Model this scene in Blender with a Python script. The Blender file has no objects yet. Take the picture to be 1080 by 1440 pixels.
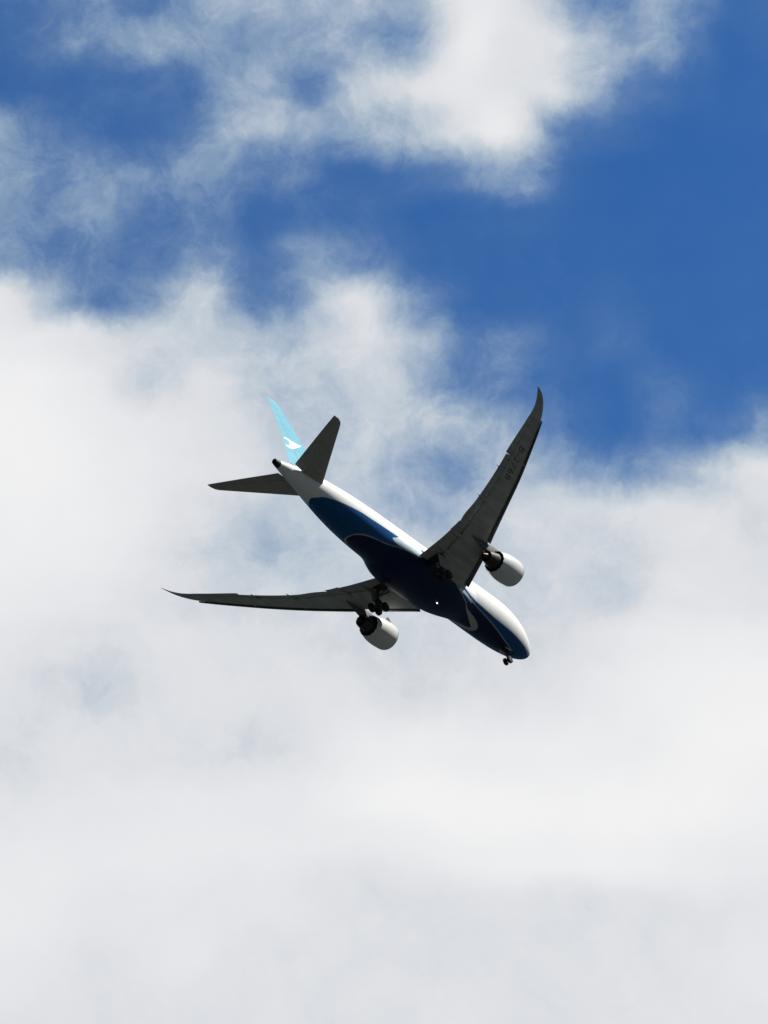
import bpy, bmesh, math, random
from mathutils import Vector, Matrix, noise

# ------------------------------------------------------------------ camera, world, sun, exposure
S = bpy.context.scene
C = S.collection
# attitude of the airliner relative to the camera, solved from the photograph (rows: right, down, forward; body axes: fwd, left, up)
RC = Matrix(((0.58051563, -0.80491173, -0.12295817),
             (0.41743414, 0.42384931, -0.80380377),
             (0.69910682, 0.41529371, 0.58204879)))
TC = Vector((2.8666366, 6.66946141, 450.0))
FPX = 4905.675                                    # focal length in pixels of the 1080 px wide photograph
PITCH = math.radians(2.5)                         # nose-up approach attitude
cam_b = -(RC.transposed() @ TC)                   # camera in body axes
fwd_b, right_b, down_b = RC[2].copy(), RC[0].copy(), RC[1].copy()
Zw = Vector((math.sin(PITCH), 0, math.cos(PITCH)))
Yw = (fwd_b - Zw * fwd_b.dot(Zw)).normalized()
Xw = Yw.cross(Zw)
MW = Matrix((Xw, Yw, Zw))                         # body -> world
CAM = Vector((0, 0, 1.65))
PLANE = CAM - MW @ cam_b                          # body origin in the world
right_w, up_w, fwd_w = MW @ right_b, -(MW @ down_b), MW @ fwd_b

cam_d = bpy.data.cameras.new("camera")
cam = bpy.data.objects.new("camera", cam_d)
C.objects.link(cam)
cam.matrix_world = Matrix.Translation(CAM) @ Matrix((right_w, up_w, -fwd_w)).transposed().to_4x4()
cam_d.sensor_fit = 'HORIZONTAL'
cam_d.sensor_width = 36
cam_d.lens = FPX / 1080 * 36
cam_d.clip_start = 0.5
cam_d.clip_end = 60000
S.camera = cam

SUN_B = Vector((0.30, -0.60, 0.80)).normalized()
sun_w = (MW @ SUN_B).normalized()
sun_el = math.asin(sun_w.z)
sun_rot = math.atan2(sun_w.x, sun_w.y)
sd = bpy.data.lights.new("sun", 'SUN')
sd.energy = 5.0
sd.angle = math.radians(0.53)
sd.color = (1, 0.96, 0.9)
sun = bpy.data.objects.new("sun", sd)
sun.rotation_euler = (-sun_w).to_track_quat('-Z', 'Y').to_euler()
sun.location = (200, 200, 800)
C.objects.link(sun)

S.view_settings.view_transform = 'Standard'
S.view_settings.look = 'None'
S.view_settings.exposure = 0.75
S.view_settings.gamma = 1
S.cycles.max_bounces = 6

SKY_STRENGTH = 0.1
world = bpy.data.worlds.new("World")
S.world = world
world.use_nodes = True
nt = world.node_tree
nt.nodes.clear()
N = nt.nodes.new


def link(a, b):
    nt.links.new(a, b)


def math_n(op, a, b=None, clamp=False):
    n = N('ShaderNodeMath')
    n.operation = op
    n.use_clamp = clamp
    for i, v in enumerate((a, b)):
        if v is None:
            continue
        if isinstance(v, (int, float)):
            n.inputs[i].default_value = v
        else:
            link(v, n.inputs[i])
    return n.outputs[0]


def vec_n(op, a, b=None, out=0):
    n = N('ShaderNodeVectorMath')
    n.operation = op
    for i, v in enumerate((a, b)):
        if v is None:
            continue
        if isinstance(v, (tuple, Vector)):
            n.inputs[i].default_value = tuple(v)
        elif isinstance(v, (int, float)):
            n.inputs['Scale'].default_value = v
        elif op == 'SCALE' and i == 1:
            link(v, n.inputs['Scale'])
        else:
            link(v, n.inputs[i])
    return n.outputs[out]


def map_n(v, a, b, c=0.0, d=1.0, kind='LINEAR'):
    n = N('ShaderNodeMapRange')
    n.interpolation_type = kind
    n.clamp = True
    link(v, n.inputs[0])
    for i, x in enumerate((a, b, c, d)):
        n.inputs[i + 1].default_value = x
    return n.outputs[0]


def noise_n(vec, scale, detail=4, rough=0.5, out=0, dist=0.0, lac=2.0):
    n = N('ShaderNodeTexNoise')
    link(vec, n.inputs['Vector'])
    n.inputs['Scale'].default_value = scale
    n.inputs['Detail'].default_value = detail
    n.inputs['Roughness'].default_value = rough
    n.inputs['Lacunarity'].default_value = lac
    n.inputs['Distortion'].default_value = dist
    return n.outputs[out]


def mixf(f, a, b):
    n = N('ShaderNodeMix')
    n.data_type = 'FLOAT'
    for i, v in ((0, f), (2, a), (3, b)):
        if isinstance(v, (int, float)):
            n.inputs[i].default_value = v
        else:
            link(v, n.inputs[i])
    return n.outputs[0]


def mixc(f, a, b):
    n = N('ShaderNodeMix')
    n.data_type = 'RGBA'
    for i, v in ((0, f), (6, a), (7, b)):
        if isinstance(v, (int, float)):
            n.inputs[i].default_value = v
        elif isinstance(v, tuple):
            n.inputs[i].default_value = (*v, 1)
        else:
            link(v, n.inputs[i])
    return n.outputs[2]


def ramp_n(f, stops, interp='LINEAR'):
    n = N('ShaderNodeValToRGB')
    link(f, n.inputs[0])
    el = n.color_ramp.elements
    n.color_ramp.interpolation = interp
    while len(el) > 1:
        el.remove(el[-1])
    el[0].position = stops[0][0]
    el[0].color = stops[0][1]
    for p, c in stops[1:]:
        e = el.new(p)
        e.color = c
    return n.outputs[0]


# how thick the cloud deck is over this part of the sky (0 clear blue, 100 bright white), rows of a sky map
DECK = {
    0: (18, 30, 30, 26, 48, 56, 58, 56, 58, 87, 84, 52, 35, 60, 14, 9),
    60: (12, 30, 40, 56, 44, 42, 48, 48, 42, 90, 84, 78, 58, 48, 8, 5),
    120: (6, 13, 16, 15, 30, 58, 36, 66, 80, 89, 82, 74, 35, 12, 4, 3),
    180: (50, 30, 13, 13, 38, 62, 56, 54, 62, 80, 88, 30, 14, 3, 3, 3),
    240: (44, 38, 37, 38, 42, 34, 26, 12, 16, 28, 54, 12, 3, 2, 2, 3),
    300: (40, 38, 38, 32, 30, 13, 16, 16, 5, 6, 8, 4, 2, 2, 2, 3),
    360: (44, 32, 27, 29, 38, 16, 40, 38, 12, 5, 4, 4, 3, 3, 3, 4),
    420: (86, 58, 28, 38, 66, 26, 55, 80, 45, 12, 5, 6, 6, 4, 4, 4),
    480: (93, 88, 80, 75, 73, 63, 65, 76, 66, 34, 30, 10, 14, 5, 5, 5),
    540: (98, 95, 88, 70, 80, 70, 65, 70, 68, 33, 26, 12, 5, 20, 6, 8),
    600: (99, 97, 92, 88, 84, 76, 66, 68, 68, 52, 50, 30, 4, 22, 18, 34),
    660: (98, 98, 94, 90, 84, 78, 70, 66, 55, 44, 65, 50, 34, 50, 70, 87),
    720: (96, 96, 94, 88, 78, 69, 69, 69, 54, 58, 72, 75, 78, 82, 82, 78),
    780: (95, 94, 92, 84, 76, 67, 66, 69, 69, 70, 72, 76, 72, 80, 84, 80),
    840: (92, 90, 88, 82, 76, 74, 74, 72, 72, 72, 72, 74, 74, 84, 86, 84),
    900: (88, 84, 82, 84, 84, 82, 80, 76, 74, 76, 76, 80, 88, 93, 94, 93),
    960: (82, 78, 74, 82, 84, 82, 84, 82, 78, 82, 80, 86, 92, 96, 97, 97),
    1040: (80, 80, 83, 82, 80, 80, 84, 92, 95, 94, 94, 95, 94, 95, 99, 100),
    1120: (86, 88, 88, 90, 90, 90, 91, 96, 100, 100, 100, 100, 100, 100, 100, 98),
    1200: (92, 92, 91, 92, 92, 92, 92, 93, 93, 95, 96, 96, 97, 96, 93, 92),
    1280: (93, 90, 88, 88, 88, 88, 86, 82, 82, 82, 84, 82, 82, 83, 84, 87),
    1360: (89, 86, 84, 86, 89, 84, 82, 82, 82, 82, 82, 82, 82, 84, 88, 89),
    1440: (82, 82, 82, 82, 82, 82, 82, 82, 82, 84, 85, 82, 84, 85, 85, 84),
}
tc = N('ShaderNodeTexCoord')
dirv = vec_n('NORMALIZE', tc.outputs['Generated'])
# tangent-plane sky map centred on one fixed direction of the sky (about 38 degrees up)
f_ = math_n('MAXIMUM', vec_n('DOT_PRODUCT', dirv, fwd_w, out=1), 0.05)
gu = math_n('DIVIDE', vec_n('DOT_PRODUCT', dirv, right_w, out=1), f_)
gv = math_n('DIVIDE', vec_n('DOT_PRODUCT', dirv, up_w, out=1), f_)
k = FPX / 1080
u0 = math_n('MULTIPLY_ADD', gu, k)
u0.node.inputs[2].default_value = 0.5
v0 = math_n('MULTIPLY_ADD', gv, -k)
v0.node.inputs[2].default_value = 720 / 1080
cmb = N('ShaderNodeCombineXYZ')
link(u0, cmb.inputs[0])
link(v0, cmb.inputs[1])
p0 = cmb.outputs[0]
# turbulent warp of the deck
w1 = vec_n('SUBTRACT', noise_n(p0, 5.5, 6, 0.62, out=1), (0.5, 0.5, 0.5))
w2 = vec_n('SUBTRACT', noise_n(vec_n('ADD', p0, (3.1, 7.7, 1.3)), 17, 5, 0.6, out=1), (0.5, 0.5, 0.5))
# broad slow roll of the heavier deck low in the view
w0 = vec_n('SUBTRACT', noise_n(vec_n('ADD', p0, (5.3, 1.1, 8.2)), 3.2, 3, 0.5, out=1), (0.5, 0.5, 0.5))
w0 = vec_n('SCALE', w0, map_n(v0, 0.85, 1.05, 0, 0.16))
p0b = vec_n('ADD', p0, w0)
p1 = vec_n('ADD', p0b, vec_n('ADD', vec_n('SCALE', w1, 0.04), vec_n('SCALE', w2, 0.036)))
sep = N('ShaderNodeSeparateXYZ')
link(p1, sep.inputs[0])
us, vs = sep.outputs[0], sep.outputs[1]
acc = None
prev = None
for y, vals in DECK.items():
    row = ramp_n(us, [(i / 15, (v / 100,) * 3 + (1,)) for i, v in enumerate(vals)], 'CARDINAL')
    if acc is None:
        acc = row
    else:
        acc = mixf(map_n(vs, prev / 1080, y / 1080, 0, 1, 'SMOOTHSTEP'), acc, row)
    prev = y
# beyond the mapped patch: made-up thinner deck from noise, kept low to cut fill, laid out on the cloud plane
sd_ = N('ShaderNodeSeparateXYZ')
link(dirv, sd_.inputs[0])
zc = math_n('MAXIMUM', sd_.outputs[2], 0.06)
pl = N('ShaderNodeCombineXYZ')
link(math_n('DIVIDE', sd_.outputs[0], zc), pl.inputs[0])
link(math_n('DIVIDE', sd_.outputs[1], zc), pl.inputs[1])
gen = map_n(noise_n(pl.outputs[0], 1.6, 8, 0.55), 0.44, 0.66, 0.0, 0.5)
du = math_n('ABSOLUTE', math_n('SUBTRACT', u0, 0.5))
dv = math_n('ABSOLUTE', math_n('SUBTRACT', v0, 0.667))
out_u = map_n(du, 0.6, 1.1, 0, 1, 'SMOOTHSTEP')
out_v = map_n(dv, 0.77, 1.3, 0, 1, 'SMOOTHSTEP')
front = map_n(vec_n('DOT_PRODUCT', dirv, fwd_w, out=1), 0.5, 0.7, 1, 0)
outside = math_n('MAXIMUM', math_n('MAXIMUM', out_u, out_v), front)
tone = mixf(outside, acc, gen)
# wisps and billows
# fine structure is stronger in the ragged, half-transparent parts
mid = math_n('MULTIPLY', map_n(tone, 0.0, 0.3, 0.06, 1), map_n(tone, 0.5, 0.9, 1, 0.07))
fb1 = math_n('SUBTRACT', noise_n(p1, 12, 10, 0.68, dist=0.35), 0.5)
rag = math_n('MULTIPLY', math_n('MULTIPLY', fb1, 0.75), mid)
fb2 = math_n('MULTIPLY', math_n('SUBTRACT', noise_n(vec_n('ADD', p1, (9, 2, 5)), 4, 3, 0.4), 0.5), 0.035)
tone = math_n('ADD', math_n('ADD', tone, rag), fb2, clamp=True)
sky = N('ShaderNodeTexSky')
sky.sky_type = 'NISHITA'
sky.sun_disc = False
sky.sun_elevation = sun_el
sky.sun_rotation = sun_rot
sky.air_density = 1.0
sky.dust_density = 0.3
sky.ozone_density = 3.0
hs = vec_n('MULTIPLY', sky.outputs[0], (0.205, 0.465, 0.74))
K = 2 ** -S.view_settings.exposure / SKY_STRENGTH
ccol = ramp_n(tone, [(0.0, (.38, .56, .655, 1)), (0.5, (.45, .56, .645, 1)), (0.65, (.53, .603, .675, 1)), (0.72, (.595, .65, .705, 1)), (0.8, (.70, .72, .755, 1)),
                     (0.9, (.79, .80, .825, 1)), (1.0, (.885, .885, .89, 1))])
alpha = ramp_n(tone, [(0, (0, 0, 0, 1)), (0.15, (.08, .08, .08, 1)), (0.3, (.22, .22, .22, 1)), (0.5, (.56, .56, .56, 1)), (0.68, (.92, .92, .92, 1)), (0.8, (1, 1, 1, 1))])
fin = mixc(alpha, hs, vec_n('SCALE', ccol, K))
bg = N('ShaderNodeBackground')
bg.inputs[1].default_value = SKY_STRENGTH
# unseen sky outside the mapped patch, dimmed to cut fill on shaded sides
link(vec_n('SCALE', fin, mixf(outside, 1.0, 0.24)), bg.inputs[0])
wo = N('ShaderNodeOutputWorld')
link(bg.outputs[0], wo.inputs[0])


# ------------------------------------------------------------------ materials
class Mat:
    def __init__(self, name):
        self.m = bpy.data.materials.new(name)
        self.m.use_nodes = True
        self.t = self.m.node_tree
        self.b = self.t.nodes['Principled BSDF']

    def n(self, typ):
        return self.t.nodes.new(typ)

    def l(self, a, b):
        self.t.links.new(a, b)


def paint(name, col, rough=0.35, metal=0.0, coat=0.0, dirt=0.12, scale=0.6, streak=(0.12, 1, 1)):
    M = Mat(name)
    b = M.b
    tcn = M.n('ShaderNodeTexCoord')
    mp = M.n('ShaderNodeMapping')
    mp.inputs['Scale'].default_value = streak
    M.l(tcn.outputs['Object'], mp.inputs[0])
    nz = M.n('ShaderNodeTexNoise')
    nz.inputs['Scale'].default_value = scale * 3
    nz.inputs['Detail'].default_value = 6
    nz.inputs['Roughness'].default_value = 0.6
    M.l(mp.outputs[0], nz.inputs['Vector'])
    rp = M.n('ShaderNodeValToRGB')
    rp.color_ramp.elements[0].position = 0.3
    rp.color_ramp.elements[1].position = 0.7
    d = 1 - dirt
    rp.color_ramp.elements[0].color = (col[0] * d, col[1] * d, col[2] * d * 0.97, 1)
    rp.color_ramp.elements[1].color = (*col, 1)
    M.l(nz.outputs[0], rp.inputs[0])
    M.l(rp.outputs[0], b.inputs['Base Color'])
    rr = M.n('ShaderNodeMapRange')
    rr.inputs[3].default_value = rough * 0.85
    rr.inputs[4].default_value = rough * 1.25
    M.l(nz.outputs[0], rr.inputs[0])
    M.l(rr.outputs[0], b.inputs['Roughness'])
    b.inputs['Metallic'].default_value = metal
    b.inputs['Coat Weight'].default_value = coat
    b.inputs['Coat Roughness'].default_value = 0.08
    return M.m


def livery():
    """white top, navy wave below, white outline stripes; edges from signed distances stored on the mesh"""
    M = Mat("fuselage livery paint")
    b = M.b

    def attr(nm):
        a = M.n('ShaderNodeAttribute')
        a.attribute_name = nm
        return a.outputs['Fac']

    def edge(v, w):
        r = M.n('ShaderNodeMapRange')
        r.inputs[1].default_value = -w
        r.inputs[2].default_value = w
        M.l(v, r.inputs[0])
        return r.outputs[0]

    def mix(f, a, c):
        m = M.n('ShaderNodeMix')
        m.data_type = 'RGBA'
        M.l(f, m.inputs[0])
        for i, v in ((6, a), (7, c)):
            if isinstance(v, tuple):
                m.inputs[i].default_value = (*v, 1)
            else:
                M.l(v, m.inputs[i])
        return m.outputs[2]
    tcn = M.n('ShaderNodeTexCoord')
    nz = M.n('ShaderNodeTexNoise')
    nz.inputs['Scale'].default_value = 1.3
    nz.inputs['Detail'].default_value = 6
    M.l(tcn.outputs['Object'], nz.inputs['Vector'])
    white = mix(nz.outputs[0], (.66, .67, .67), (.73, .73, .72))
    blue = mix(nz.outputs[0], (.003, .060, .185), (.004, .080, .24))
    navy = mix(nz.outputs[0], (.001, .010, .044), (.0013, .013, .055))
    blue = mix(edge(attr('inner_sd'), .1), blue, navy)
    c = mix(edge(attr('blue_sd'), .04), white, blue)
    c = mix(edge(attr('pale_sd'), .05), c, (.55, .66, .70))
    c = mix(edge(attr('line_sd'), .04), c, (.36, .375, .375))
    c = mix(edge(attr('window_sd'), .03), c, (.02, .024, .03))
    M.l(c, b.inputs['Base Color'])
    b.inputs['Roughness'].default_value = 0.38
    b.inputs['Specular IOR Level'].default_value = 0.14
    b.inputs['Coat Weight'].default_value = 0.0
    # faint skin-panel waviness so that the gloss breaks up
    bp = M.n('ShaderNodeBump')
    bp.inputs['Strength'].default_value = 0.12
    bp.inputs['Distance'].default_value = 0.05
    n2 = M.n('ShaderNodeTexNoise')
    n2.inputs['Scale'].default_value = 2.2
    n2.inputs['Detail'].default_value = 3
    M.l(tcn.outputs['Object'], n2.inputs['Vector'])
    M.l(n2.outputs[0], bp.inputs['Height'])
    M.l(bp.outputs[0], b.inputs['Normal'])
    return M.m


M_LIV = livery()
M_WHITE = paint("white aircraft paint", (.60, .61, .605), .36, coat=.4, dirt=.08)
M_GREY = paint("light grey wing paint", (.37, .385, .37), .45, dirt=.38, scale=.35, streak=(.25, 1.2, 1))
M_TAIL = paint("grey tailplane paint", (.30, .305, .285), .45, dirt=.18)
M_FLAP = paint("grey flap paint", (.30, .31, .30), .45, dirt=.25, streak=(.3, 1, 1))
M_SLAT = paint("dull slat metal", (.075, .078, .08), .5, metal=.3, dirt=.3)
M_CYAN = paint("pale cyan fin paint", (.17, .45, .575), .35, coat=.3, dirt=.06)
M_EMBLEM = paint("white emblem paint", (.84, .85, .85), .4, dirt=.03)
M_LETTER = paint("black letter paint", (.07, .072, .07), .6)
M_PYLON = paint("dark grey pylon paint", (.10, .10, .10), .5, dirt=.4)  # one dark grey over the whole pylon, mottled by noise
M_CORE = paint("heat stained nozzle metal", (.03, .028, .026), .45, metal=.5, dirt=.5)
M_LIP = paint("polished intake lip metal", (.22, .225, .23), .3, metal=.7, dirt=.15)
M_TYRE = paint("black tyre rubber", (.006, .006, .006), .85)
M_RIM = paint("wheel hub alloy", (.04, .04, .042), .5, metal=.4)
M_STRUT = paint("grey landing gear paint", (.05, .052, .055), .5)
M_WELL = paint("dark recess shade paint", (.010, .010, .011), .8)  # near-black, the shade of open recesses put into the colour
M_DARK = paint("dark exhaust metal", (.016, .015, .014), .6, metal=.3)
M_GLASS = paint("dark cockpit glass", (.01, .012, .015), .1, coat=.5)


def lamp_mat():
    M = Mat("lit red beacon lens")
    M.b.inputs['Base Color'].default_value = (.6, .05, .03, 1)
    M.b.inputs['Emission Color'].default_value = (1, .62, .56, 1)
    M.b.inputs['Emission Strength'].default_value = 4
    return M.m


M_LAMP = lamp_mat()


def ground_mat():
    M = Mat("grass and scrub ground")
    tcn = M.n('ShaderNodeTexCoord')
    nz = M.n('ShaderNodeTexNoise')
    nz.inputs['Scale'].default_value = 0.01
    nz.inputs['Detail'].default_value = 8
    M.l(tcn.outputs['Object'], nz.inputs['Vector'])
    rp = M.n('ShaderNodeValToRGB')
    rp.color_ramp.elements[0].position = 0.35
    rp.color_ramp.elements[1].position = 0.65
    rp.color_ramp.elements[0].color = (.0095, .0132, .012, 1)
    rp.color_ramp.elements[1].color = (.019, .0245, .0235, 1)
    M.l(nz.outputs[0], rp.inputs[0])
    M.l(rp.outputs[0], M.b.inputs['Base Color'])
    M.b.inputs['Roughness'].default_value = 0.9
    return M.m


# ------------------------------------------------------------------ ground (below the frame: it carries the camera and throws its light up)
bm = bmesh.new()
rings, seg = [0, 5, 40, 200, 1000, 4000, 12000, 30000], 48
prev = None
for r in rings:
    vs_ = [bm.verts.new((0, 0, 0))] if r == 0 else [bm.verts.new((r * math.cos(2 * math.pi * i / seg), r * math.sin(2 * math.pi * i / seg), 0)) for i in range(seg)]
    if prev is not None:
        for i in range(seg):
            j = (i + 1) % seg
            if len(prev) == 1:
                bm.faces.new((prev[0], vs_[i], vs_[j]))
            else:
                bm.faces.new((prev[i], vs_[i], vs_[j], prev[j]))
    prev = vs_
me = bpy.data.meshes.new("ground")
bm.to_mesh(me)
bm.free()
me.materials.append(ground_mat())
gr = bpy.data.objects.new("ground", me)
gr["kind"] = "structure"
C.objects.link(gr)

# ------------------------------------------------------------------ airliner: helpers.  Points are given as (station aft of nose, right, up)
BASE = -5.1                                       # wheel bottoms: the thing's base


def B(s, y, z):
    return Vector((28 - s, -y, z - BASE))


root = bpy.data.objects.new("airliner", None)
root.empty_display_size = 5
C.objects.link(root)
root.matrix_world = Matrix.Translation(PLANE) @ (MW.to_4x4()) @ Matrix.Translation((0, 0, BASE))
root["label"] = "white and navy twin-engine airliner with pale cyan tail fin, flying overhead with its wheels down"
root["category"] = "airplane"


def obj(name, bm, mat, parent, smooth=38, label=None):
    bmesh.ops.recalc_face_normals(bm, faces=bm.faces)
    me = bpy.data.meshes.new(name)
    bm.to_mesh(me)
    bm.free()
    if smooth:
        for p in me.polygons:
            p.use_smooth = True
        me.set_sharp_from_angle(angle=math.radians(smooth))
    for m in (mat if isinstance(mat, (list, tuple)) else [mat]):
        me.materials.append(m)
    o = bpy.data.objects.new(name, me)
    C.objects.link(o)
    o.parent = parent
    if label:
        o["label"] = label
    return o


def loft(rings, cap=True, bm=None, closed=True):
    bm = bm or bmesh.new()
    prev = None
    R = []
    for r in rings:
        R.append([bm.verts.new(p) for p in r])
    n = len(R[0])
    for a, b in zip(R[:-1], R[1:]):
        for i in range(n if closed else n - 1):
            j = (i + 1) % n
            bm.faces.new((a[i], a[j], b[j], b[i]))
    if cap:
        bm.faces.new(R[0])
        bm.faces.new(R[-1])
    return bm


def interp(tab, x):
    if x <= tab[0][0]:
        return tab[0][1:]
    for a, b in zip(tab[:-1], tab[1:]):
        if x <= b[0]:
            t = (x - a[0]) / (b[0] - a[0])
            return tuple(p + (q - p) * t for p, q in zip(a[1:], b[1:]))
    return tab[-1][1:]


def smooth_tab(tab, x):
    """Catmull-Rom through a table"""
    if x <= tab[0][0]:
        return tab[0][1:]
    if x >= tab[-1][0]:
        return tab[-1][1:]
    for i in range(len(tab) - 1):
        if x <= tab[i + 1][0]:
            break
    p0, p1, p2, p3 = tab[max(i - 1, 0)], tab[i], tab[i + 1], tab[min(i + 2, len(tab) - 1)]
    h = p2[0] - p1[0]
    t = (x - p1[0]) / h
    res = []
    for c in range(1, len(p1)):
        m1 = (p2[c] - p0[c]) / max(p2[0] - p0[0], 1e-6) * h
        m2 = (p3[c] - p1[c]) / max(p3[0] - p1[0], 1e-6) * h
        res.append((2 * t**3 - 3 * t**2 + 1) * p1[c] + (t**3 - 2 * t**2 + t) * m1 + (-2 * t**3 + 3 * t**2) * p2[c] + (t**3 - t**2) * m2)
    return tuple(res)


def tube(bm, a, b, r0, r1=None, n=14, cap=True):
    a, b = Vector(a), Vector(b)
    r1 = r0 if r1 is None else r1
    d = (b - a).normalized()
    u = d.orthogonal().normalized()
    v = d.cross(u)
    ra = [a + (u * math.cos(2 * math.pi * i / n) + v * math.sin(2 * math.pi * i / n)) * r0 for i in range(n)]
    rb = [b + (u * math.cos(2 * math.pi * i / n) + v * math.sin(2 * math.pi * i / n)) * r1 for i in range(n)]
    loft([ra, rb], cap, bm)
    return bm


def slab(bm, pts, thick, nrm):
    """a plate: polygon pts given thickness along nrm"""
    nrm = Vector(nrm).normalized() * thick / 2
    loft([[Vector(p) - nrm for p in pts], [Vector(p) + nrm for p in pts]], True, bm)
    return bm


def sstep(a, b, x):
    t = min(max((x - a) / (b - a), 0), 1)
    return t * t * (3 - 2 * t)


# ------------------------------------------------------------------ fuselage
#        station, top, bottom, half width
FUS = [(0.0, -1.06, -1.16, .05), (.12, -.72, -1.48, .40), (.35, -.45, -1.76, .68), (.8, -.04, -2.06, 1.02), (1.5, .58, -2.34, 1.42),
       (2.4, 1.28, -2.57, 1.82), (3.5, 2.00, -2.76, 2.18), (5, 2.62, -2.88, 2.50), (6.5, 3.00, -2.93, 2.71), (8.5, 3.26, -2.92, 2.86),
       (10.5, 3.34, -2.87, 2.91), (14, 3.36, -2.80, 2.91), (20, 3.38, -2.68, 2.885), (33, 3.38, -2.58, 2.885), (36.5, 3.38, -2.42, 2.84), (39, 3.38, -2.17, 2.75), (42, 3.37, -1.76, 2.56),
       (45, 3.33, -1.20, 2.24), (48, 3.20, -.50, 1.82), (50.5, 2.95, .10, 1.40), (52.5, 2.62, .52, 1.04), (54.3, 2.22, .86, .70), (55.2, 2.00, 1.00, .50)]


def fus(s, th):
    """surface point at station s; th: angle from the belly, towards the right positive"""
    top, bot, w = smooth_tab(FUS, s)
    zc, h = (top + bot) / 2, (top - bot) / 2
    return (s, w * math.sin(th), zc - h * math.cos(th))


def seg_dist(p, poly, closed=False):
    best = 1e9
    n = len(poly)
    for i in range(n if closed else n - 1):
        a, b = poly[i], poly[(i + 1) % n]
        dx, dy = b[0] - a[0], b[1] - a[1]
        L = dx * dx + dy * dy
        t = 0 if L == 0 else min(max(((p[0] - a[0]) * dx + (p[1] - a[1]) * dy) / L, 0), 1)
        ex, ey = p[0] - a[0] - t * dx, p[1] - a[1] - t * dy
        d = ex * ex + ey * ey
        if d < best:
            best = d
    return math.sqrt(best)


def inside(p, poly):
    c = False
    n = len(poly)
    for i in range(n):
        a, b = poly[i], poly[i - 1]
        if (a[1] > p[1]) != (b[1] > p[1]) and p[0] < (b[0] - a[0]) * (p[1] - a[1]) / (b[1] - a[1]) + a[0]:
            c = not c
    return c


def crom(pts, sub=6, closed=False):
    out = []
    n = len(pts)
    for i in range(n if closed else n - 1):
        g = lambda k: pts[k % n] if closed else pts[min(max(k, 0), n - 1)]
        p0, p1, p2, p3 = g(i - 1), g(i), g(i + 1), g(i + 2)
        for j in range(sub):
            t = j / sub
            out.append(tuple(.5 * (2 * b + (c - a) * t + (2 * a - 5 * b + 4 * c - d) * t * t + (3 * b - a - 3 * c + d) * t**3) for a, b, c, d in zip(p0, p1, p2, p3)))
    if not closed:
        out.append(tuple(pts[-1]))
    return out


RR = 2.93 * math.pi / 180                         # degrees of girth -> metres on the skin
# upper edge of the navy wave (station, girth angle from the belly line)
WAVE = [(0.0, 0), (.4, 18), (1.13, 33.5), (2, 41), (3.05, 46), (6.47, 51), (10.46, 51.5), (14.36, 57.2), (16.55, 59.9), (18.3, 61), (22, 70), (26, 78), (30.2, 80.5), (32.4, 80.7), (34.6, 79.2),
        (37.0, 77.4), (39.4, 75.2), (41.6, 73), (44, 65.5), (45.9, 55.5), (47.6, 39), (48.6, 10.2), (48.7, 0), (48.75, -5)]
WAVE_F = crom(WAVE)
# outline around the wing fairing, right side forward, then the left side aft
LOOP_H = [(40.6, 0), (40.35, 12.7), (39.36, 26.7), (37.74, 36.4), (35.63, 43.5), (33.79, 52.3), (32.38, 56.3), (30.5, 60), (28.5, 66), (24.5, 67), (22, 58), (20.6, 51.6), (19.4, 46.0), (18.2, 41), (17.1, 30.5), (15.9, 22.5), (14.6, 13.5), (13.4, 4),
          (12.9, -6), (13.1, -17), (14.0, -25.5), (15.3, -29.5), (16.8, -35), (18, -48), (20, -75), (24, -88), (28, -88), (32, -84), (34, -72), (36, -58), (38, -46), (39.9, -30), (40.6, -12)]
LOOP = crom(LOOP_H, closed=True)
LOOP_M = [(s, a * RR) for s, a in LOOP]
PALE = [[(34.9, 66), (34.3, 72), (33.5, 80.5), (31.4, 83), (29.9, 83), (29.8, 60), (31.5, 59.5), (33.3, 57.5), (34.4, 61)],
        [(20.9, 52), (20.6, 57), (19.2, 58), (17.6, 53.5), (16.6, 48.8), (17.0, 47.6), (18.3, 50.5), (19.4, 52)]]
PALE_M = [[(s, a * RR) for s, a in crom(p, closed=True)] for p in PALE]
LINE = crom([(17.4, 54), (16.6, 51.9), (11.8, 38.8), (7.7, 23), (4.54, 9.2)])
LINE_S = sorted(LINE)
LINE_M = [(s, a * RR) for s, a in LINE]
WAVE_POLY = [(s, a * RR) for s, a in WAVE_F]


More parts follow.
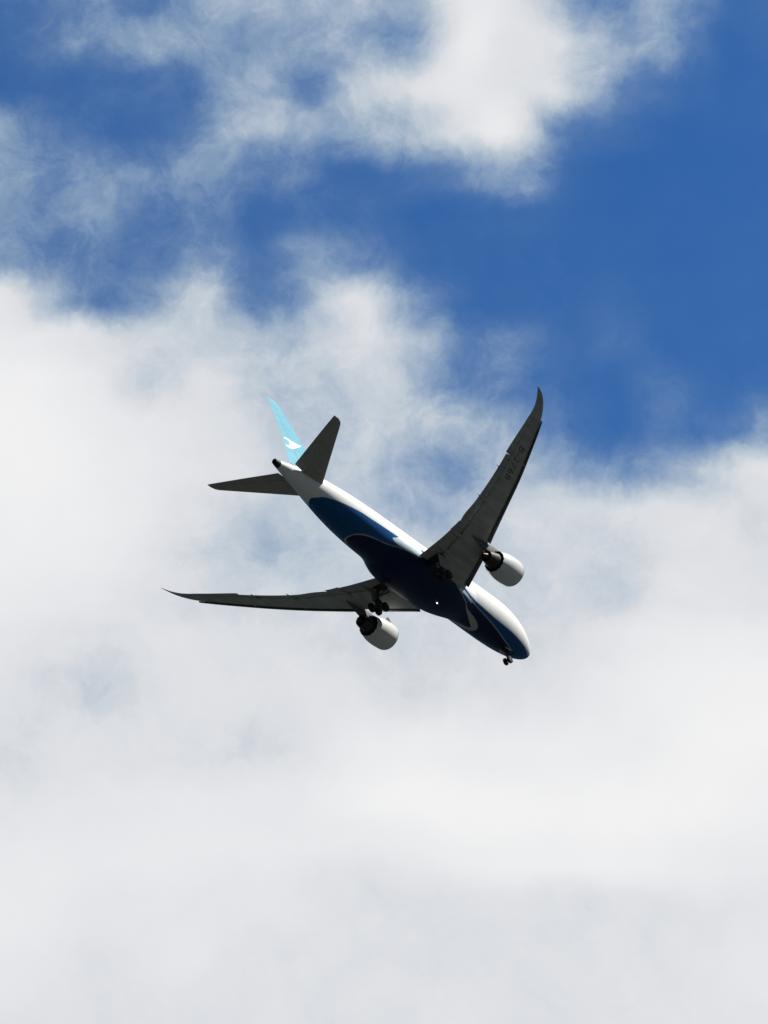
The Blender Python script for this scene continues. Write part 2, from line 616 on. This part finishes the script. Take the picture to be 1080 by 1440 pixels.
def livery_attrs(me, info):
    names = ('blue_sd', 'inner_sd', 'line_sd', 'pale_sd', 'window_sd')
    at = {n: [0.0] * len(info) for n in names}
    for i, (s, th) in enumerate(info):
        a = abs(math.degrees(th))
        p = (s, a * RR)
        # signed distance to the wave: below it and forward of its aft end counts as blue
        d = seg_dist(p, WAVE_POLY)
        ref = None
        for q0, q1 in zip(WAVE_F[:-1], WAVE_F[1:]):
            if q0[0] <= s <= q1[0]:
                ref = q0[1] + (q1[1] - q0[1]) * ((s - q0[0]) / max(q1[0] - q0[0], 1e-6))
                break
        blue = ref is not None and a < ref
        at['blue_sd'][i] = d if blue else -d
        pq = (s, math.degrees(th) * RR)
        dl = seg_dist(pq, LOOP_M, True)
        ins = inside(pq, LOOP_M)
        il = dl if ins else -dl
        if 4.54 < s < 17.4 and a < 53:
            ln = interp(LINE_S, s)[0]
            il = max(il, (ln - a) * RR)  # shade below the sun's terminator painted in as darker navy
        at['inner_sd'][i] = il
        wdt = .06 + .42 * sstep(17.8, 13.6, s) + .05 * sstep(36, 40, s)
        st = wdt - dl
        fl = .075 - seg_dist(p, LINE_M)
        at['line_sd'][i] = max(st, fl)
        pv = -9
        for pm in PALE_M:
            dd = seg_dist(p, pm, True)
            pv = max(pv, dd if inside(p, pm) else -dd)
        at['pale_sd'][i] = pv
        at['window_sd'][i] = -1
    for n in names:
        me.attributes.new(n, 'FLOAT', 'POINT')
        me.attributes[n].data.foreach_set('value', at[n])


ST = []
s = 0.0
while s < 55.2:
    ST.append(s)
    s += .04 if s < .4 else .10 if s < 2 else .2
ST.append(55.2)
NS = 132
rings, info = [], []
for s in ST:
    rings.append([B(*fus(s, 2 * math.pi * i / NS - math.pi)) for i in range(NS)])
    info += [(s, 2 * math.pi * i / NS - math.pi) for i in range(NS)]
fuselage = obj("fuselage", loft(rings), M_LIV, root, 50, "white fuselage with navy lower half and thin white outline stripes")
livery_attrs(fuselage.data, info)
# dark exhaust cone of the auxiliary engine
rings = []
for s, k in ((55.17, 1.01), (55.5, .9), (55.95, .74), (56.0, .70), (55.9, .55), (55.4, .5)):
    top, bot, w = FUS[-1][1:]
    zc, h = (top + bot) / 2 + .12 * (s - 55.2), (top - bot) / 2
    rings.append([B(s, w * k * math.sin(2 * math.pi * i / 28), zc - h * k * math.cos(2 * math.pi * i / 28)) for i in range(28)])
obj("exhaust_cone", loft(rings), M_DARK, root, 50, "dark exhaust cone at the tip of the tail")

# ------------------------------------------------------------------ wing-to-body fairing
FAIR = [(15.2, -.06), (16.5, .10), (18.5, .50), (20.5, .80), (23, .95), (30, .95), (31.8, .80), (33.0, .48), (34.0, .16), (35.0, .03), (36.5, .0), (39.4, -.06)]
rings, info = [], []
NF = 96
s = 15.2
while s <= 39.4001:
    off = smooth_tab(FAIR, s)[0]
    ring = []
    for i in range(NF + 1):
        th = math.radians(-112 + 224 * i / NF)
        a = abs(math.degrees(th))
        g = 1 - sstep(62, 104, a)
        bulge = 1 + .25 * math.exp(-((a - 48) / 20) ** 2)
        o_ = off * g * bulge - .12 * (1 - g)
        x, y, z = fus(s, th)
        ring.append(B(x, y + o_ * math.sin(th), z - o_ * math.cos(th)))
        info.append((s, th))
    rings.append(ring)
    s += .2
fairing = obj("belly_fairing", loft(rings, False, closed=False), M_LIV, root, 50)
livery_attrs(fairing.data, info)

# ------------------------------------------------------------------ wings
#        y, clean leading edge s,z, thickness ratio
WLE = [(0, 17.5, -1.95, .135), (3, 19.4, -1.37, .132), (5, 20.6, -.93, .125), (8, 22.45, -.36, .115), (10, 23.95, -.13, .105), (12, 25.5, .13, .10), (16, 28.25, .92, .095), (20, 30.85, 1.95, .092),
       (24, 33.75, 3.02, .09), (27.0, 35.98, 3.86, .088), (28, 36.88, 4.18, .085), (29, 38.05, 4.62, .08), (29.5, 38.82, 4.93, .075), (29.8, 39.55, 5.12, .07), (30.02, 40.45, 5.25, .06)]
#        y, trailing edge s,z
WTE = [(0, 30.0, -1.5), (3, 30.2, -1.15), (7, 30.6, -.65), (9, 30.95, -.38), (10.75, 31.45, -.25), (12, 32.2, -.15), (14, 32.9, .13), (16, 33.6, .65), (18, 34.35, 1.25), (20, 35.15, 1.9),
       (21.3, 35.72, 2.33), (22, 36.06, 2.53), (24, 36.93, 3.07), (26, 37.77, 3.65), (28, 38.72, 4.23), (29, 39.55, 4.62), (29.5, 40.06, 4.92), (29.8, 40.41, 5.12), (30.02, 40.7, 5.25)]


def yt(x, tc):
    x = max(x, 0)
    return 5 * tc * (.2969 * math.sqrt(x) - .126 * x - .3516 * x * x + .2843 * x**3 - .1015 * x**4)


def foil(y, x, side, le=None, te=None, tc=None):
    """point of the wing section at span y, chord fraction x; side +1 upper, -1 lower"""
    l = smooth_tab(WLE, y) if le is None else le
    t = smooth_tab(WTE, y) if te is None else te
    tcx = l[2] if tc is None else tc
    c = t[0] - l[0]
    camber = .06 * x * (1 - x) * .25
    z = l[1] + (t[1] - l[1]) * x + c * (camber + side * yt(x, tcx) * (1.05 if side > 0 else .95))
    return (l[0] + c * x, z)


def box_end(y):
    """where the fixed wing skin stops ahead of flaps"""
    return 0.995 if y > 26.85 else .74


XU = [0, .004, .012, .03, .06, .1, .16, .24, .34, .45, .56, .66, .74]


def spans(a, b, step=.5):
    n = max(1, int(round((b - a) / step)))
    return [a + (b - a) * i / n for i in range(n + 1)]


def make_wing(sd):
    # sd +1 right, -1 left
    ys = spans(1.5, 26.85, .45)
    rings = []
    for y in ys:
        r = [foil(y, x, 1) for x in XU[::-1]] + [foil(y, x, -1) for x in XU[1:-1]] + [foil(y, .70, -1)]
        rings.append([B(s, y * sd, z) for s, z in r])
    wing = obj("wing", loft(rings), M_GREY, root, 40, "grey underside of the right wing with black registration letters" if sd > 0 else None)
    # raked tip: whole chord
    rings = []
    XT = [0, .004, .012, .03, .06, .1, .16, .24, .34, .45, .56, .66, .76, .86, .94, 1]
    for y in [26.86, 27.2, 27.6, 28, 28.4, 28.8, 29.1, 29.35, 29.6, 29.8, 29.92, 30.02]:
        r = [foil(y, x, 1) for x in XT[::-1]] + [foil(y, x, -1) for x in XT[1:-1]]
        rings.append([B(s, y * sd, z) for s, z in r])
    obj("wing_tip", loft(rings), M_GREY, wing, 40)

    def panel(name, y0, y1, droop, aft, mat, x0=.72, step=.5, tcut=.012):
        """a trailing-edge surface hinged at x0, drooped and run aft"""
        rings = []
        for y in spans(y0, y1, step):
            l, t = smooth_tab(WLE, y), smooth_tab(WTE, y)
            c = t[0] - l[0]
            hs, hz = foil(y, x0, -1)
            hu = foil(y, x0, 1)[1]
            L = c * (1 - x0)
            up, lo = [], []
            for i in range(9):
                q = i / 8
                x = x0 + (1 - x0) * q
                su, zu = foil(y, x, 1)
                sl, zl = foil(y, x, -1)
                rnd = math.sqrt(min(1, q / .25)) if q < .25 else 1
                mid = (zu + zl) / 2
                zu, zl = mid + max(zu - mid, .012) * rnd * .92, mid + min(zl - mid, -.012) * rnd
                up.append((su, zu))
                lo.append((sl, zl))
            pts = up[::-1] + lo[1:]
            hm = (hs, (hz + hu) / 2)
            ca, sa = math.cos(droop), math.sin(droop)
            ring = []
            for s_, z_ in pts:
                ds, dz = s_ - hm[0], z_ - hm[1]
                ring.append(B(hm[0] + ds * ca + dz * sa + aft * 1.0, y * sd, hm[1] - ds * sa + dz * ca - aft * .10))
            rings.append(ring)
        return obj(name, loft(rings), mat, wing, 40)
    D = math.radians
    panel("flap", 3.35, 9.0, D(9), .02, M_FLAP)
    panel("flaperon", 9.05, 10.73, D(6), -.02, M_FLAP)
    for a, b in ((10.78, 15.17), (15.26, 19.53), (19.62, 21.34)):
        panel("flap", a, b, D(11), .0, M_FLAP, x0=.73)
    panel("aileron", 21.39, 26.85, D(0.5), .02, M_GREY)

    # slats, run out ahead of and below the leading edge
    def slat(y0, y1):
        rings = []
        for y in spans(y0, y1, .5):
            l, t = smooth_tab(WLE, y), smooth_tab(WTE, y)
            c = t[0] - l[0]
            ext = min(.34, .06 * c + .15)
            xs_ = [.135, .10, .07, .04, .02, .008, 0]
            up = [foil(y, x, 1) for x in xs_]
            lo = [foil(y, x, -1) for x in (.008, .02, .04, .06, .085)]
            inn = [foil(y, x, -1, tc=l[2] * .6) for x in (.07, .05)] + [foil(y, .05, 1, tc=l[2] * .2)] + [foil(y, .09, 1, tc=l[2] * .8)]
            ls, lz = l[0], l[1]
            ring = []
            ca, sa = math.cos(D(-16)), math.sin(D(-16))
            for s_, z_ in up + lo + inn:
                ds, dz = s_ - ls, z_ - lz
                ring.append(B(ls + ds * ca + dz * sa - ext * .98, y * sd, lz - ds * sa + dz * ca - .18 - .012 * c))
            rings.append(ring)
        obj("slat", loft(rings), M_SLAT, wing, 40)
    for a, b in ((3.9, 9.0), (10.6, 15.98), (16.02, 21.44), (21.47, 27.3)):
        slat(a, b)

    # small flap-track fairings
    for y, L, w in ((6.2, 3.2, .26), (9.0, 3.0, .26), (15.22, 2.5, .2), (19.58, 2.1, .18)):
        rings = []
        sl = foil(y, .60, -1)
        for q, k, dz in ((0, .05, .02), (.1, .5, -.03), (.25, .85, -.08), (.45, 1, -.13), (.65, .9, -.17), (.85, .5, -.20), (1, .06, -.2)):
            ss = sl[0] + L * q * 1.05
            l, t = smooth_tab(WLE, y), smooth_tab(WTE, y)
            x = min((ss - l[0]) / (t[0] - l[0]), 1.0)
            zz = foil(y, x, -1)[1] + dz
            rings.append([B(ss, (y + w * k * math.sin(2 * math.pi * i / 14)) * sd, zz - w * 1.15 * k * math.cos(2 * math.pi * i / 14)) for i in range(14)])
        obj("flap_fairing", loft(rings), M_FLAP, wing, 60)
    return wing


wing_r = make_wing(1)
wing_l = make_wing(-1)

# registration under the right wing
fc = bpy.data.curves.new("lettering", 'FONT')
fc.body = "B-2768"
fc.size = 1.0
fc.space_character = 1.12
fo = bpy.data.objects.new("lettering", fc)
C.objects.link(fo)
dg = bpy.context.evaluated_depsgraph_get()
tm = bpy.data.meshes.new_from_object(fo.evaluated_get(dg))
bpy.data.objects.remove(fo)
bm = bmesh.new()
bm.from_mesh(tm)
bmesh.ops.triangulate(bm, faces=bm.faces)
for _ in range(2):
    bmesh.ops.subdivide_edges(bm, edges=[e for e in bm.edges if e.calc_length() > .25], cuts=1)
    bmesh.ops.triangulate(bm, faces=bm.faces)
wmax = max(v.co.x for v in bm.verts)
hmax = max(v.co.y for v in bm.verts)
for v in bm.verts:
    q, h = v.co.x / wmax, v.co.y / hmax
    y = 23.3 - 4.5 * q                            # reads from the tip inboard, tops of the letters forward
    l, t = smooth_tab(WLE, y), smooth_tab(WTE, y)
    s_ = (l[0] + (t[0] - l[0]) * .45) + .42 - 1.05 * h
    x = (s_ - l[0]) / (t[0] - l[0])
    v.co = B(s_, y, foil(y, x, -1)[1] - .008)
obj("registration_letters", bm, M_LETTER, wing_r, 0, "black registration letters under the right wing")

# ------------------------------------------------------------------ tailplane
SLE = [(.6, 47.35, 1.02, .10), (2, 48.51, 1.28, .10), (5, 51.0, 1.9, .095), (9.0, 54.28, 2.74, .09), (9.5, 54.72, 2.84, .085), (9.78, 55.1, 2.90, .08), (9.95, 55.75, 2.94, .06)]
STE = [(.6, 53.15, 1.75), (2, 53.68, 1.9), (5, 54.78, 2.33), (9.0, 56.25, 2.85), (9.5, 56.43, 2.91), (9.78, 56.53, 2.94), (9.95, 56.57, 2.955)]


def make_stab(sd):
    def ring(y, xs_u, xs_l):
        l, t = interp(SLE, y), interp(STE, y)
        r = [foil(y, x, 1, l, t) for x in xs_u] + [foil(y, x, -1, l, t) for x in xs_l]
        return [B(s, y * sd, z) for s, z in r]
    X = [0, .005, .015, .04, .08, .15, .25, .38, .52, .66, .72]
    XT = X[:-1] + [.76, .88, 1]
    st = obj("tailplane", loft([ring(y, X[::-1], X[1:]) for y in spans(.6, 9.3, .5)]), M_TAIL, root, 40)
    obj("tailplane_tip", loft([ring(y, XT[::-1], XT[1:-1]) for y in (9.31, 9.5, 9.65, 9.78, 9.88, 9.95)]), M_TAIL, st, 40)
    XE = [.733, .74, .78, .86, .93, 1]
    obj("elevator", loft([ring(y, XE[::-1], XE[:-1]) for y in spans(1.3, 9.3, .5)]), M_TAIL, st, 40)
    return st


make_stab(1)
make_stab(-1)

# ------------------------------------------------------------------ fin: z, leading edge s, trailing edge s
FIN = [(2.3, 44.0, 51.9), (3.0, 45.0, 52.35), (3.5, 45.4, 52.55), (6.57, 47.62, 53.4), (9.31, 50.62, 54.45), (11.2, 52.72, 55.35), (11.6, 53.3, 55.45), (11.85, 53.75, 55.55), (11.98, 54.4, 55.62)]


def fin_pt(z, x, side, tc=.095):
    a, b = interp(FIN, z)
    c = b - a
    return B(a + c * x, side * c * yt(x, tc), z)


def fin_ring(z, xs):
    return [fin_pt(z, x, 1) for x in xs[::-1]] + [fin_pt(z, x, -1) for x in (xs[1:] if xs[-1] < 1 else xs[1:-1])]


XF = [0, .005, .015, .04, .08, .15, .25, .38, .52, .64, .70]
zs = [2.3, 2.6, 3, 3.5, 4.2, 5, 6, 7, 8, 9, 10, 11]
fin = obj("tail_fin", loft([fin_ring(z, XF) for z in zs]), M_CYAN, root, 40, "pale cyan tail fin with a white flying bird")
XFT = XF[:-1] + [.76, .88, 1]
obj("fin_cap", loft([fin_ring(z, XFT) for z in (11.01, 11.3, 11.5, 11.6, 11.75, 11.85, 11.98)]), M_CYAN, fin, 40)
XR = [.708, .76, .84, .92, 1]
obj("rudder", loft([[fin_pt(z, x, 1) for x in XR[::-1]] + [fin_pt(z, x, -1) for x in XR[:-1]] for z in [3.3, 4.2, 5, 6, 7, 8, 9, 10, 10.99]]), M_CYAN, fin, 40)
# white bird emblem, both faces
BIRD = [(53.25, 6.81), (52.66, 7.02), (51.91, 6.96), (51.56, 6.59), (51.32, 6.41), (50.79, 6.64), (50.41, 6.87), (50.22, 7.1), (49.85, 7.18), (49.78, 7.07), (50.22, 6.7), (50.7, 6.42), (51.35, 5.89), (51.8, 5.66), (52.36, 5.6), (52.9, 5.67), (53.02, 5.76), (52.43, 5.97), (51.91, 6.14), (51.87, 6.31), (52.17, 6.57), (52.61, 6.7), (53.02, 6.68)]
BIRDC = crom(BIRD, 3, True)
for side in (1, -1):
    bm = bmesh.new()
    f = bm.faces.new([bm.verts.new((s, z, 0)) for s, z in BIRDC])
    bmesh.ops.triangulate(bm, faces=bm.faces)
    for _ in range(2):
        bmesh.ops.subdivide_edges(bm, edges=[e for e in bm.edges if e.calc_length() > .3], cuts=1)
        bmesh.ops.triangulate(bm, faces=bm.faces)
    for v in bm.verts:
        s_, z_ = v.co.x, v.co.y
        a, b = interp(FIN, z_)
        x = min(max((s_ - a) / (b - a), 0.004), 1)
        p = fin_pt(z_, x, side)
        v.co = Vector((28 - s_, p.y - side * .012, p.z))
    obj("bird_emblem", bm, M_EMBLEM, fin, 0)


# ------------------------------------------------------------------ engines
def lathe(bm, prof, cx, n=56, chev=None):
    """prof: (s, r) about the axis at (y, z) with slope"""
    y0, z0, tilt = cx
    rings = []
    for s, r in prof:
        ring = []
        for i in range(n):
            a = 2 * math.pi * i / n
            ss = s
            if chev and abs(s - chev[0]) < 1e-6:
                ss = s + chev[1] * (1 - abs((i % 4) / 2 - 1))
            ring.append(B(ss, y0 + r * math.sin(a), z0 - tilt * (s - 18.6) - r * math.cos(a)))
        rings.append(ring)
    return loft(rings, False, bm)


def make_engine(sd):
    y0, z0 = 10.05 * sd, -2.15
    cx = (y0, z0, .03)
    F = 18.55                                     # front of the intake
    prof = [(F + 1.35, 1.40), (F + .9, 1.385), (F + .5, 1.375), (F + .22, 1.43)]
    outer = [(F + .24, 1.82), (F + .6, 1.865), (F + 1.2, 1.885), (F + 2.0, 1.895), (F + 2.8, 1.83), (F + 3.5, 1.69), (F + 4.1, 1.53), (F + 4.3, 1.475)]
    inner = [(F + 4.3, 1.44), (F + 4.0, 1.46), (F + 3.2, 1.5)]
    bm = lathe(bmesh.new(), outer + inner, cx, chev=(F + 4.3, .16))
    eng = obj("engine", bm, M_WHITE, root, 40)
    bm = lathe(bmesh.new(), prof + [(F + .09, 1.50), (F + .02, 1.58), (F, 1.63), (F + .02, 1.69), (F + .08, 1.76), (F + .24, 1.82)], cx)
    obj("intake_lip", bm, M_LIP, eng, 60)
    bm = bmesh.new()
    lathe(bm, [(F + 1.32, 1.40), (F + 1.30, .45), (F + 1.05, .36), (F + .8, .2), (F + .7, .01)], cx, 40)
    obj("fan", bm, M_DARK, eng, 40)
    # core cowl, nozzle and plug
    bm = lathe(bmesh.new(), [(F + 3.1, 1.24), (F + 4.2, 1.16), (F + 5.2, .98), (F + 6.2, .76), (F + 6.2, .72), (F + 5.7, .72)], cx, 44)
    obj("core_nozzle", bm, M_CORE, eng, 40)
    bm = lathe(bmesh.new(), [(F + 5.4, .52), (F + 6.0, .46), (F + 6.6, .27), (F + 7.0, .04)], cx, 32)
    obj("exhaust_plug", bm, M_CORE, eng, 40)
    # dark fan duct
    bm = lathe(bmesh.new(), [(F + 3.25, 1.49), (F + 3.2, 1.2)], cx, 44)
    obj("fan_duct", bm, M_WELL, eng, 0)
    # pylon: vertical blade from nacelle crown up into the wing
    rings = []
    for s, zb, zt, w in ((F + .9, -.58, -.50, .10), (F + 1.6, -.6, -.36, .22), (F + 2.6, -.72, -.16, .30), (F + 3.6, -1.0, .0, .34), (F + 4.6, -1.45, .10, .34), (F + 5.6, -1.75, .05, .32), (F + 6.8, -1.35, .0, .27), (F + 8.2, -.75, -.1, .20), (F + 9.4, -.42, -.15, .08)):
        h = (zt - zb) / 2
        zc = (zt + zb) / 2
        rings.append([B(s, y0 + w * math.copysign(abs(math.sin(a)) ** .7, math.sin(a)), zc - h * math.copysign(abs(math.cos(a)) ** .7, math.cos(a))) for a in [2 * math.pi * i / 20 for i in range(20)]])
    obj("pylon", loft(rings), M_PYLON, eng, 40)
    # nacelle strake on the inboard shoulder
    bm = bmesh.new()
    a = math.radians(128) * -sd
    pts = []
    for s, r in ((F + 1.0, 1.86), (F + 2.3, 1.86), (F + 2.3, 2.25), (F + 1.9, 2.2)):
        pts.append(B(s, y0 + r * math.sin(a), z0 - r * math.cos(a)))
    nrm = (pts[1] - pts[0]).cross(pts[2] - pts[0])
    slab(bm, pts, .05, nrm)
    obj("strake", bm, M_WHITE, eng, 0)
    return eng


make_engine(1)
make_engine(-1)


# ------------------------------------------------------------------ landing gear
def wheel(parent, s, y, z, r, w):
    bm = bmesh.new()
    n = 30
    rings = []
    for dy, k in ((-.5, .62), (-.5, .86), (-.40, .965), (-.22, 1), (.22, 1), (.40, .965), (.5, .86), (.5, .62)):
        rings.append([B(s + r * k * math.cos(2 * math.pi * i / n), y + dy * w, z + r * k * math.sin(2 * math.pi * i / n)) for i in range(n)])
    loft(rings, True, bm)
    wh = obj("wheel", bm, M_TYRE, parent, 40)
    bm = bmesh.new()
    rings = []
    for dy, k in ((-.515, .15), (-.515, .5), (-.44, .6), (.44, .6), (.515, .5), (.515, .15)):
        rings.append([B(s + r * k * math.cos(2 * math.pi * i / n), y + dy * w, z + r * k * math.sin(2 * math.pi * i / n)) for i in range(n)])
    loft(rings, True, bm)
    obj("hub", bm, M_RIM, wh, 40)


# nose gear
bm = bmesh.new()
NGS, NGZ = 5.6, -4.62
tube(bm, B(5.35, 0, -2.4), B(NGS, 0, NGZ + .55), .13)
tube(bm, B(NGS - .02, 0, NGZ + .7), B(NGS, 0, NGZ), .085)
tube(bm, B(NGS, -.3, NGZ), B(NGS, .3, NGZ), .07)
tube(bm, B(5.4, .1, -3.3), B(4.2, .12, -2.55), .06)
tube(bm, B(5.4, -.1, -3.3), B(4.2, -.12, -2.55), .06)
ng = obj("nose_gear", bm, M_STRUT, root, 40)
for y in (-.34, .34):
    wheel(ng, NGS, y, NGZ, .51, .36)
for sd in (-1, 1):
    bm = bmesh.new()
    slab(bm, [B(5.2, .42 * sd, -2.72), B(6.5, .42 * sd, -2.80), B(6.35, .62 * sd, -3.38), B(5.35, .62 * sd, -3.32)], .04, (0, 1, .3 * sd))
    obj("gear_door", bm, M_WHITE, ng, 0)
bm = bmesh.new()
slab(bm, [B(4.0, -.38, -2.80), B(6.5, -.38, -2.955), B(6.5, .38, -2.955), B(4.0, .38, -2.80)], .03, (.06, 0, 1))  # flat plate, the well's inner shade put into its colour
obj("wheel_well", bm, M_WELL, ng, 0)


def main_gear(sd):
    ms, my, mz = 28.15, 5.0 * sd, -4.42
    top = B(27.7, 5.0 * sd, -1.4)
    bm = bmesh.new()
    tube(bm, top, B(28.1, my, mz + 1.1), .24)
    tube(bm, B(28.08, my, mz + 1.2), B(ms, my, mz), .17)
    tube(bm, B(ms - .78, my, mz + .12), B(ms + .78, my, mz - .12), .15)
    for d in (-.73, .73):
        tube(bm, B(ms + d, my - .5, mz - d * .16), B(ms + d, my + .5, mz - d * .16), .10)
    tube(bm, B(28.0, my, -2.7), B(27.9, 2.9 * sd, -1.9), .12)
    tube(bm, B(28.0, my, -2.7), B(26.2, 4.2 * sd, -1.4), .10)
    tube(bm, B(28.15, my, -3.4), B(28.75, my, -3.75), .07)
    tube(bm, B(28.75, my, -3.75), B(28.3, my, -4.2), .07)
    g = obj("main_gear", bm, M_STRUT, root, 40)
    for d in (-.73, .73):
        for e in (-.58, .58):
            wheel(g, ms + d, my + e, mz - d * .16, .66, .48)
    bm = bmesh.new()
    yo = my + .42 * sd
    slab(bm, [B(27.0, yo, -1.5), B(28.9, yo, -1.5), B(28.75, yo + .02 * sd, -3.5), B(27.35, yo + .02 * sd, -3.5)], .06, (0, 1, 0))
    obj("gear_door", bm, M_TAIL, g, 0)
    # dark plate at the wing root, painted with the shade of an open well
    bm = bmesh.new()
    top, bot = [], []
    for s, y in ((27.0, 3.4), (27.0, 5.35), (28.9, 5.35), (29.3, 4.4), (29.3, 3.4)):
        l, t = smooth_tab(WLE, y), smooth_tab(WTE, y)
        x = (s - l[0]) / (t[0] - l[0])
        z = foil(y, min(x, .70), -1)[1]
        top.append(B(s, y * sd, z + .1))
        bot.append(B(s, y * sd, z - .02))
    loft([top, bot], True, bm)
    obj("wheel_well", bm, M_WELL, g, 0)


main_gear(1)
main_gear(-1)

# ------------------------------------------------------------------ lights
bm = bmesh.new()
bs, by, bz = 22.4, .38, -3.66
rings = []
for q in range(7):
    a = q / 6 * math.pi / 2
    rings.append([B(bs + .085 * math.cos(a) * math.cos(2 * math.pi * i / 14), by + .085 * math.cos(a) * math.sin(2 * math.pi * i / 14), bz - .085 * math.sin(a) * .9) for i in range(14)])
loft(rings, True, bm)
obj("beacon", bm, M_LAMP, root, 60, "lit red beacon under the belly")
